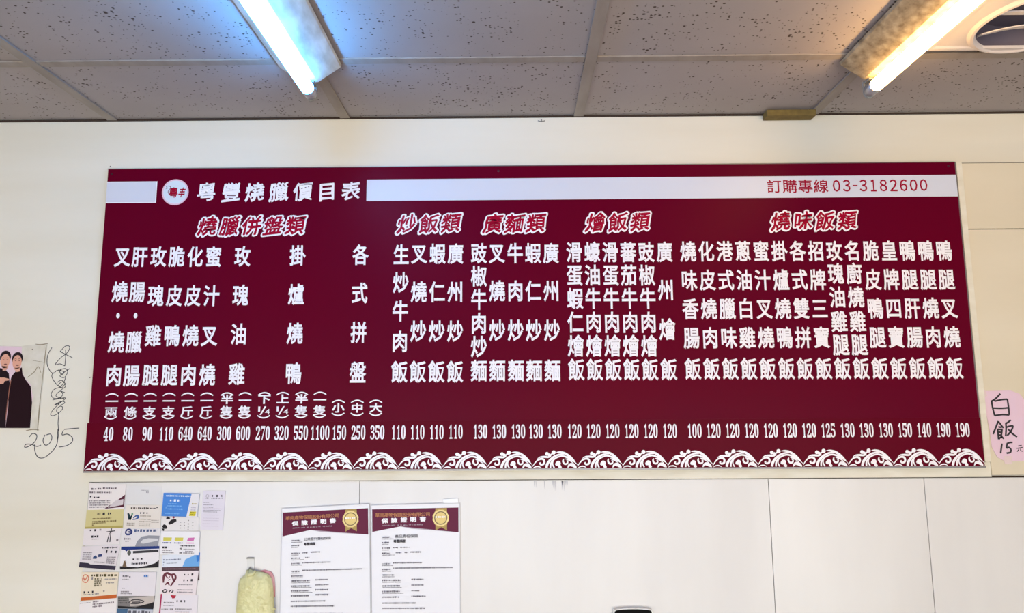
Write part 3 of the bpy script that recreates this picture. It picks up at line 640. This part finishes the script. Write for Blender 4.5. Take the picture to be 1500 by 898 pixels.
c.lines([(0.08, 0.24, 0.17, 0.09), (0.26, 0.3, 0.2, 0.05)], (80, 72, 82), 7); c.lines([(0.66, 0.78, 0.16, 0.1)], (70, 120, 190), 3); c.lines([(0.08, 0.26, 0.3, 0.04), (0.1, 0.18, 0.68, 0.05), (0.08, 0.3, 0.82, 0.06), (0.08, 0.38, 0.9, 0.05)], GR, 4)
c = card([(172.5, 873.5), (227, 872.5), (224.5, 892), (172.5, 891)], (120, 114, 112), 'grey and black patterned business card with a pale oval, second column', lift=0.0006)
c.area([(0.3, 0.15), (0.98, 0.0), (1.0, 0.45), (0.8, 0.72), (0.35, 0.82)], (196, 184, 176)); c.area([(0, 0.8), (0.5, 0.88), (1.0, 0.5), (1.0, 1.0), (0.0, 1.0)], (32, 30, 34)); c.strokes([[(0.3, 0.55, 0.08), (0.42, 0.3, 0.1), (0.6, 0.32, 0.08), (0.72, 0.45, 0.08), (0.55, 0.6, 0.1), (0.36, 0.62, 0.06)], [(0.4, 0.5, 0.1), (0.62, 0.48, 0.08)]], (76, 70, 72)); c.lines([(0.02, 0.26, v, 0.1) for v in (0.15, 0.35, 0.55)], (66, 64, 64), 9)
c = card([(171.5, 891.5), (224, 892), (223, 912), (170, 912)], (32, 84, 124), 'teal blue business card at the foot of the second column')
c.area([(0.3, 0.03), (1.0, 0.03), (1.0, 0.6), (0.3, 0.6)], (196, 196, 206)); c.lines([(0.32, 0.92, 0.25, 0.28)], (90, 90, 100), 5)
# third column
c = card([(239.5, 722), (292.5, 723), (288.5, 757.5), (236.5, 756)], (34, 122, 208), 'bright blue business card with a white right side and yellow patch', lift=0.0018)
c.area([(0.78, 0.0), (1.0, 0.0), (1.0, 1.0), (0.70, 1.0)], (230, 226, 228)); c.area([(0.79, 0.77), (0.96, 0.77), (0.95, 0.96), (0.77, 0.96)], (222, 208, 56)); c.lines([(0.08, 0.76, 0.12, 0.07)], (214, 232, 246), 3); c.lines([(0.2, 0.26, 0.32, 0.11), (0.31, 0.37, 0.32, 0.11), (0.41, 0.48, 0.32, 0.11)], (232, 240, 248), 4)
c.lines([(0.16, 0.4, 0.46, 0.05), (0.14, 0.55, 0.55, 0.05), (0.14, 0.58, 0.68, 0.06), (0.1, 0.5, 0.88, 0.05), (0.1, 0.12, 0.62, 0.09)], (120, 180, 232), 5); c.lines([(0.82, 0.95, 0.44, 0.06)], (180, 160, 90), 6); c.lines([(0.81, 0.94, 0.6, 0.05), (0.81, 0.94, 0.7, 0.05)], (180, 170, 190), 7); c.lines([(0.8, 0.93, 0.82, 0.06), (0.8, 0.93, 0.9, 0.05)], (130, 120, 40), 8)
c = card([(238.5, 757.5), (291.5, 757.5), (291, 777.5), (237, 777.5)], (228, 222, 220), 'white card with black ink brush strokes, under the bright blue card', lift=0.0012)
c.strokes([[(0.02, 0.6, 0.2), (0.08, 0.72, 0.3), (0.14, 0.8, 0.1)], [(0.18, 0.5, 0.15), (0.26, 0.34, 0.3), (0.38, 0.22, 0.16)], [(0.02, 0.95, 0.3), (0.06, 0.88, 0.1)], [(0.1, 0.04, 0.2), (0.2, 0.1, 0.1)]], (30, 26, 32)); c.blobs([(0.3, 0.03, 0.03, 0.08)], (150, 34, 60)); c.lines([(0.48, 0.52, v, 0.07) for v in (0.4, 0.6, 0.8)] + [(0.7, 0.73, v, 0.1) for v in (0.25, 0.5, 0.72, 0.9)] + [(0.6, 0.63, v, 0.07) for v in (0.4, 0.6, 0.8)] + [(0.82, 0.85, v, 0.06) for v in (0.4, 0.6, 0.8)], (130, 122, 120), 4)
c = card([(236.5, 778), (293, 778.5), (291, 813), (234.5, 812)], (236, 232, 234), 'white card with two yellow labels and a pink label, third column', lift=0.0022)
for u in (0.06, 0.36): c.area([(u, 0.27), (u + 0.22, 0.27), (u + 0.21, 0.42), (u, 0.42)], (212, 202, 92))
c.area([(0.70, 0.28), (0.87, 0.26), (0.85, 0.4), (0.68, 0.42)], (206, 110, 170)); c.lines([(0.66, 0.86, 0.5, 0.06)], (230, 150, 200), 3); c.lines([(0.05, 0.27, 0.5, 0.06), (0.35, 0.57, 0.5, 0.06)], (96, 96, 150), 3); c.lines([(0.5, 0.88, 0.62, 0.06), (0.05, 0.2, 0.7, 0.1), (0.5, 0.56, 0.74, 0.07), (0.5, 0.56, 0.92, 0.07)], DK, 4); c.lines([(0.05, 0.3, 0.82, 0.05), (0.05, 0.36, 0.92, 0.04), (0.6, 0.88, 0.76, 0.04), (0.6, 0.88, 0.92, 0.05), (0.65, 0.84, 0.85, 0.04)], GR, 5)
c = card([(238, 813), (293, 809), (292, 829.5), (237, 831)], (222, 226, 236), 'white to sky blue business card above the maroon edged one', lift=0.0006)
c.area([(0.62, 0.45), (0.8, 0.25), (0.9, 0.1), (1.0, 0.0), (1.0, 1.0), (0.55, 1.0)], (112, 170, 226)); c.area([(0.9, 0.1), (1.0, 0.0), (1.0, 0.6), (0.93, 0.7)], (52, 124, 206)); c.lines([(0.03, 0.06, v, 0.12) for v in (0.4, 0.6, 0.8)] + [(0.1, 0.5, 0.42, 0.1), (0.12, 0.4, 0.7, 0.06)], (110, 116, 140), 5)
c = card([(237, 830.5), (292, 829.5), (292, 850), (237, 850)], (68, 30, 46), 'dark maroon card mostly hidden behind the red drawing card', lift=0.0002)
c.lines([(0.1, 0.9, 0.16, 0.08)], (130, 90, 104), 6)
c = card([(236.5, 837), (291, 836), (286.5, 871.5), (233.5, 870)], (232, 218, 220), 'pinkish business card with a dark red tangled drawing, third column', lift=0.0022)
c.strokes([[(0.08, 0.5, 0.06), (0.08, 0.2, 0.12), (0.16, 0.08, 0.1), (0.26, 0.16, 0.1), (0.36, 0.14, 0.08), (0.4, 0.3, 0.1), (0.34, 0.5, 0.08), (0.28, 0.66, 0.06)], [(0.14, 0.6, 0.05), (0.2, 0.5, 0.08), (0.25, 0.62, 0.05)], [(0.12, 0.18, 0.06), (0.2, 0.3, 0.04), (0.24, 0.22, 0.04)], [(0.3, 0.2, 0.08), (0.36, 0.44, 0.08)], [(0.2, 0.4, 0.03), (0.26, 0.34, 0.03)]], (108, 44, 58))
c.strokes([[(0.08, 0.88, 0.05), (0.14, 0.8, 0.04), (0.2, 0.86, 0.05), (0.14, 0.93, 0.04), (0.08, 0.88, 0.05)], [(0.26, 0.9, 0.06), (0.32, 0.82, 0.03), (0.37, 0.86, 0.05), (0.32, 0.94, 0.04)]], (50, 40, 48)); c.lines([(0.62, 0.66, 0.16, 0.1), (0.72, 0.76, 0.16, 0.1), (0.82, 0.87, 0.15, 0.1), (0.62, 0.66, 0.4, 0.1), (0.72, 0.76, 0.4, 0.1), (0.82, 0.87, 0.39, 0.1)], DK, 4); c.lines([(0.5, 0.88, 0.58, 0.05), (0.48, 0.9, 0.8, 0.05), (0.48, 0.9, 0.9, 0.06)], GR, 6)
c = card([(235.5, 870), (290, 871.5), (288, 912), (231.5, 912)], (228, 220, 226), 'pale card with a crimson left edge at the foot of the third column', lift=0.0008)
c.area([(0, 0), (0.04, 0), (0.035, 1), (0, 1)], (170, 34, 84)); c.area([(0.26, 0.03), (0.42, 0.04), (0.38, 0.14), (0.32, 0.15)], (176, 40, 60)); c.lines([(0.44, 0.48, 0.24, 0.08), (0.54, 0.58, 0.24, 0.08), (0.64, 0.68, 0.24, 0.08)], DK, 3); c.lines([(0.1, 0.38, 0.3, 0.05), (0.1, 0.38, 0.4, 0.03), (0.06, 0.38, 0.53, 0.06), (0.42, 0.85, 0.52, 0.05), (0.42, 0.8, 0.62, 0.04), (0.12, 0.4, 0.7, 0.04)], GR, 6)
c = card([(297.5, 719), (330.5, 719), (326.3, 777), (293.5, 776)], (222, 214, 224), 'pale upright card standing alone right of the card columns', lift=0.0006)
c.lines([(0.4, 0.48, 0.13, 0.06), (0.6, 0.68, 0.13, 0.06), (0.8, 0.88, 0.13, 0.06)], DK, 3); c.lines([(0.38, 0.88, 0.19, 0.03), (0.12, 0.26, 0.19, 0.03)], (120, 112, 120), 4); c.lines([(0.06, u, v, 0.018) for u, v in ((0.3, 0.3), (0.5, 0.36), (0.5, 0.42), (0.9, 0.46), (0.85, 0.5), (0.7, 0.54))], (140, 132, 140), 5); c.lines([(0.08, 0.8, v, 0.012) for v in (0.62, 0.7, 0.76, 0.84, 0.9)], (190, 176, 190), 5)
c.strokes([[(0.14, 0.14, 0.012), (0.2, 0.09, 0.012), (0.28, 0.13, 0.012), (0.22, 0.17, 0.012), (0.14, 0.14, 0.012)]], (176, 168, 176))

# ---- torn photograph with two men on the left
YPH = -0.0004
pr = thing('photo_print', (0.0, 0, 2.05), 'torn colour photo of two men in dark clothes taped to the wall at far left', 'photo')
m = MB(); sheet(m, [(-46, 505), (30, 507), (69.5, 502.5), (62, 570), (55.5, 628), (43, 629), (-50, 626)], YPH, 0.0005); m.build('backing_paper', mat('aged backing', (222, 214, 200), 0.6, noise=((40, 40, 40), 0.6, (198, 188, 164))), pr)
y_ = YPH - 0.0006; m = MB(); poly(m, [(-46, 506), (32, 508), (31, 540), (36, 553), (45, 564), (48, 580), (46, 604), (44, 627), (-50, 626)], y_); m.build('picture_ground', mat('picture ground', (226, 196, 206), 0.3), pr)
y_ -= 0.00015; m = MB()
poly(m, [(-30, 627), (-28, 570), (-20, 548), (-8, 538), (6, 540), (13, 547), (15, 570), (10, 600), (8, 627)], y_); m.build('left_person_clothes', mat('dark clothes a', (34, 20, 26), 0.5, spec=0.1), pr)
y_ -= 0.00015; m = MB()
poly(m, [(8, 627), (12, 595), (13, 565), (17, 551), (24, 543), (32, 538), (33, 548), (38, 557), (45, 566), (47, 590), (44, 627)], y_); m.build('right_person_clothes', mat('dark clothes b', (34, 12, 20), 0.5, spec=0.1), pr)
SK = mat('printed skin', (222, 162, 138), 0.4); HR = mat('printed hair', (40, 28, 32), 0.5, spec=0.1)
def pe(m, cx_, cy_, rx, ry, y):
    a, b = W(cx_, cy_, y); k_ = 0.00168; m.add([(a + rx * k_ * math.cos(2*PI*i/16), y, b + ry * k_ * math.sin(2*PI*i/16)) for i in range(16)], [tuple(range(16))])
y_ -= 0.00015; m = MB(); pe(m, 8, 523, 8.2, 9.5, y_); pe(m, 25.5, 525, 8.2, 9.5, y_); m.build('hair', HR, pr)
y_ -= 0.00015; m = MB(); pe(m, 7.5, 529, 7.0, 10.5, y_); pe(m, 25, 530.5, 6.8, 10.5, y_); poly(m, [(20, 540), (29, 538), (29, 544), (24, 545)], y_); poly(m, [(3, 536), (12, 537), (9, 543), (4, 543)], y_)
poly(m, [(-4, 553), (6, 553), (13, 555), (14, 557), (7, 558), (5, 562), (-5, 563)], y_); m.build('faces_and_hand', SK, pr)
y_ -= 0.00015; m = MB()
for fx, fy in ((8, 528), (25.5, 529.5)):
    pe(m, fx - 2.8, fy - 1, 1.2, 0.5, y_); pe(m, fx + 2.8, fy - 1, 1.2, 0.5, y_); pe(m, fx, fy + 5.5, 2.4, 0.8, y_)
    pstroke(m, [(fx - 4.5, fy - 3.3), (fx - 2.8, fy - 3.9), (fx - 1.2, fy - 3.3)], y_, 0.6); pstroke(m, [(fx + 1.2, fy - 3.3), (fx + 2.8, fy - 3.9), (fx + 4.5, fy - 3.3)], y_, 0.6)
m.build('face_features', mat('printed face lines', (120, 66, 60), 0.4), pr)
m = MB(); pstroke(m, [(8, 616), (11, 590), (14, 568), (16, 556)], y_, 1.2); m.build('coat_edge', mat('coat edge', (150, 90, 70), 0.4), pr)
m = MB(); pstroke(m, [(52, 504, .8), (60, 505, 1.6), (70, 503, 1)], YPH - 0.0006); pstroke(m, [(68, 505, .8), (65, 530, 1.4), (60, 575, .8), (57, 605, 1.6), (55, 631, 1)], YPH - 0.0006); pstroke(m, [(40, 553, .8), (50, 545, 1.4), (56, 537, 1), (60, 546, .7)], YPH - 0.0006); pstroke(m, [(48, 528, .6), (66, 531, .6)], YPH - 0.0006); pstroke(m, [(38, 631, 1), (48, 629, 1.5), (57, 630, .8)], YPH - 0.0006)
m.build('torn_edge', mat('grimy edge', (150, 136, 110), 0.7), pr)
# signature written on the wall
m = MB(); Ys = -0.0003
for st in ([(76, 509), (70, 520), (69, 533), (73, 543), (78, 547), (83, 543), (90, 542)],
           [(88, 515), (96, 507), (102, 508), (99, 516), (88, 525), (81, 534), (88, 533), (95, 536)], [(88, 515), (94, 518), (106, 524)], [(96, 512), (96, 524), (95, 536)],
           [(78, 545), (76, 552), (82, 562), (88, 566), (93, 561), (96, 553)],
           [(86, 541), (90, 549), (94, 545), (88, 542), (96, 540), (99, 545), (94, 553), (88, 550), (102, 540)],
           [(84, 560), (90, 557), (95, 562), (90, 568), (86, 563), (93, 559), (96, 566), (89, 572), (95, 575)],
           [(90, 567), (80, 570), (75, 577), (78, 583), (86, 583), (92, 578), (88, 573), (82, 580), (94, 584)],
           [(77, 586), (86, 584), (96, 583), (88, 590), (80, 593), (90, 588), (95, 590), (88, 594)],
           [(88, 590), (78, 600), (74, 607), (78, 609), (86, 605), (92, 598), (89, 595), (84, 598), (83, 603), (86, 606), (85, 620), (86, 634), (84, 646)]):
    pstroke(m, st, Ys, 0.95)
for st in ([(43, 640), (48, 635), (54, 638), (51, 647), (42, 654), (36, 655), (38, 651), (46, 651), (54, 654), (60, 652)],
           [(66, 637), (63, 645), (66, 652), (72, 650), (76, 642), (74, 636), (68, 637)],
           [(85, 628), (84, 640), (84, 648), (80, 657), (70, 667), (62, 671), (55, 669), (51, 660), (51, 651)],
           [(93, 630), (91, 637), (99, 636), (106, 641), (105, 648), (97, 653), (86, 655)], [(94, 629), (104, 628), (116, 627)]):
    pstroke(m, st, Ys, 1.15)
tag(m.build('wall_signature', mat('pen ink', (46, 46, 54), 0.5), origin=(0.1, 0, 2.0)), 'black pen signature with the year 2015 written on the cream wall', 'handwriting')

# ---- pink price note
YN = -0.004
note = thing('price_note', (*[W(1475, 640)[0]], YN, W(1475, 640)[1]), 'pink paper note reading white rice 15 yuan taped right of the menu board', 'paper note')
m = MB(); q = [(1441, 573), (1480, 572), (1494, 577), (1501, 586), (1520, 600), (1524, 674), (1500, 675), (1474, 676), (1461, 670), (1453, 655), (1450, 632), (1446, 612), (1441, 588)]
pts = [W(a, b, YN - 0.0009) for a, b in q]; m.slab(pts, YN - 0.0008, YN - 0.0002); m.build('note_paper', mat('pink paper', (230, 196, 206), 0.5, noise=((12, 1, 6), 0.7, (224, 198, 224))), note)
m = MB(); Yk = YN - 0.0011
def zo(pts): return [(1420 + a / 5.61, 550 + b / 5.61) for a, b in pts]
for st in ([(255, 150), (215, 190), (182, 212)], [(182, 205), (190, 260), (208, 330)], [(205, 212), (260, 200), (312, 195)], [(312, 195), (322, 260), (328, 325)], [(198, 268), (260, 270), (318, 266)], [(208, 330), (270, 322), (328, 325)],
           [(238, 375), (220, 420), (195, 482)], [(238, 378), (262, 410), (280, 432)], [(238, 420), (252, 425), (266, 423)], [(232, 440), (236, 480), (240, 525)], [(232, 442), (258, 445), (268, 445), (262, 490)], [(234, 465), (262, 467)], [(236, 490), (262, 490)], [(240, 525), (262, 505), (284, 520)], [(262, 490), (272, 515)],
           [(340, 365), (318, 385), (295, 395)], [(300, 392), (302, 440), (298, 500)], [(304, 425), (340, 415), (358, 418), (340, 460), (310, 495)], [(318, 440), (350, 475), (392, 505)],
           [(268, 560), (262, 600), (257, 640)], [(306, 562), (330, 552), (355, 550)], [(312, 560), (305, 595), (325, 592), (342, 610), (335, 632), (305, 638)],
           [(400, 580), (430, 574)], [(388, 600), (438, 592)], [(408, 600), (402, 615), (392, 625)], [(422, 598), (422, 618), (438, 622)]):
    pstroke(m, zo(st), Yk, 1.25 if st[0][0] > 385 and st[0][1] > 570 else 2.4, 4)
m.build('handwriting', mat('marker ink', (30, 24, 34), 0.4), note)
m = MB(); y__ = YN - 0.0013; poly(m, [(1434, 573), (1443, 571), (1446, 580), (1438, 583)], y__); poly(m, [(1470, 668), (1482, 668), (1483, 680), (1472, 680)], y__)
m.build('tape', mat('clear tape', (230, 206, 204), 0.2), note)

# ---- yellow bag on a hook, with something pink behind
def bag(outl, Y, t, name, m_, label, cat, seed):
    """puffed plastic bag: outline in the photo, pillowed towards the room"""
    q = [W(a, b, Y) for a, b in outl]; cx_ = sum(p[0] for p in q) / len(q); cz_ = sum(p[1] for p in q) / len(q); r = random.Random(seed)
    root = thing(name, (cx_, -0.004, max(p[1] for p in q)), label, cat); mb = MB(); n = len(q); R_ = []
    for f, d in ((1.0, 0.0), (0.93, 0.45), (0.78, 0.75), (0.55, 0.92), (0.3, 1.0)):
        R_.append([(cx_ + (p[0] - cx_) * f, Y - t * d + r.uniform(-1, 1) * 0.0022 * (d > 0), cz_ + (p[1] - cz_) * f) for p in q])
    vs = [v for rg in R_ for v in rg] + [(cx_, Y - t, cz_)]
    fs = [(i * n + k, i * n + (k + 1) % n, (i + 1) * n + (k + 1) % n, (i + 1) * n + k) for i in range(4) for k in range(n)] + [(4 * n + k, 4 * n + (k + 1) % n, 5 * n) for k in range(n)]
    mb.add(vs, fs); mb.add([(x, Y + 0.001, z) for x, _, z in R_[0]], [tuple(range(n - 1, -1, -1))]); mb.build('bag_body', m_, root, True); return root
BAGM = mat('yellow plastic bag', (228, 224, 168), 0.3, noise=((35, 35, 22), 0.8, (208, 198, 140)), bump=(70, 0.010))
PINKM = mat('pink plastic bag', (236, 178, 176), 0.35, noise=((30, 30, 30), 0.7, (220, 130, 130)), bump=(50, 0.004))
Yg = -0.010
bag([(377, 837), (388, 834.5), (398, 838), (402, 846), (403, 860), (403, 874), (390, 876), (378, 860)], -0.006, 0.006, 'pink_bag', PINKM, 'pink plastic bag mostly hidden behind the yellow bag', 'bag', 3)
br = bag([(361, 836), (366, 833.5), (371, 836), (376, 837), (385, 838), (393, 841), (398, 847), (400, 860), (401, 878), (402, 893), (402, 935), (345, 935), (346, 893), (347, 875), (349, 856), (352, 847), (359, 842)], Yg - 0.004, 0.016, 'yellow_bag', BAGM, 'crumpled pale yellow plastic bag hanging on a hook beside the certificates', 'bag', 5)
m = MB(); a = [W(p[0], p[1], -0.03) for p in ((348, 893), (360, 892), (376, 894), (390, 893), (401, 894))]
m.tube([(p[0], -0.026 if 0 < i < 4 else -0.017, p[1]) for i, p in enumerate(a)], 0.0016, 8); m.build('seam_fold', mat('bag fold', (240, 236, 176), 0.3), br, True)
m = MB(); x, z = W(366, 838, -0.02); m.tube([(x - 0.006, -0.018, z + 0.003), (x - 0.001, -0.025, z - 0.006), (x + 0.008, -0.025, z - 0.004), (x + 0.012, -0.018, z + 0.002)], [0.004, 0.005, 0.005, 0.003], 8); m.build('knot', BAGM, br, True)
hr = thing('hook', (W(367, 818)[0], -0.004, W(367, 818)[1]), 'small clear adhesive hook holding the yellow bag', 'hook')
m = MB(); q = [W(a, b, -0.005) for a, b in ((362, 817), (372, 817), (372.5, 834), (362.5, 834))]; m.slab(q, -0.0058, -0.0045); m.build('hook_plate', mat('clear hook plate', (210, 208, 204), 0.2), hr)
m = MB(); a, b = W(367, 817.5, -0.006); m.box(a - 0.0085, a + 0.0085, -0.0085, -0.0058, b - 0.0016, b + 0.0016); m.tube([(a, -0.0062, b - 0.02), (a, -0.014, b - 0.028), (a, -0.016, b - 0.022)], 0.0015, 6); m.build('hook_bar', mat('hook bar', (150, 146, 138), 0.4), hr)

# ---- black box at the lower edge
xb0, zt = W(900, 895, -0.018); xb1 = W(955, 895, -0.018)[0]; zt = W(927, 892.5, -0.018)[1]
m = MB(); n = 20
arc_ = [(xb1 - 0.0005, zt - 0.006), (xb1 - 0.004, zt - 0.0025)] + [(xb1 - 0.004 + (xb0 - xb1 + 0.008) * t / 8, zt - 0.0025 * (2 * t / 8 - 1) ** 2) for t in range(1, 8)] + [(xb0 + 0.004, zt - 0.0025), (xb0 + 0.0005, zt - 0.006), (xb0, zt - 0.12), (xb1, zt - 0.12)]
br = thing('black_device', ((xb0 + xb1) / 2, -0.0045, zt - 0.12), 'black box with a slightly domed top and an added pale halo, at the bottom edge', 'device')
m.slab(arc_, -0.0190, -0.0172); m.build('casing', mat('black plastic', (5, 5, 5), 0.6, spec=0.1), br)
m = MB(); m.slab([(x + (0.0022 if x > (xb0 + xb1) / 2 else -0.0022), z + 0.0016 if z > zt - 0.1 else z) for x, z in arc_], -0.0170, -0.0045); m.build('halo_rim', mat('white halo rim', (238, 236, 230), 0.3), br)  # added pale outline drawing a bright halo round the black box, no real part

# nail heads and specks left on the wall
for px, py in ((162, 244), (132, 553), (48, 512)):
    x, z = W(px, py); m = MB(); m.tube([(x, -0.0002, z), (x, -0.0018, z)], 0.0013, 8)
    tag(m.build('nail', mat('nail head', (96, 84, 70), 0.5, 0.4), origin=(x, 0, z)), {162: 'small nail head above the left top corner of the menu board', 132: 'small nail head in the wall beside the left edge of the menu board', 48: 'small nail head at the top of the torn photo'}[px], 'nail')
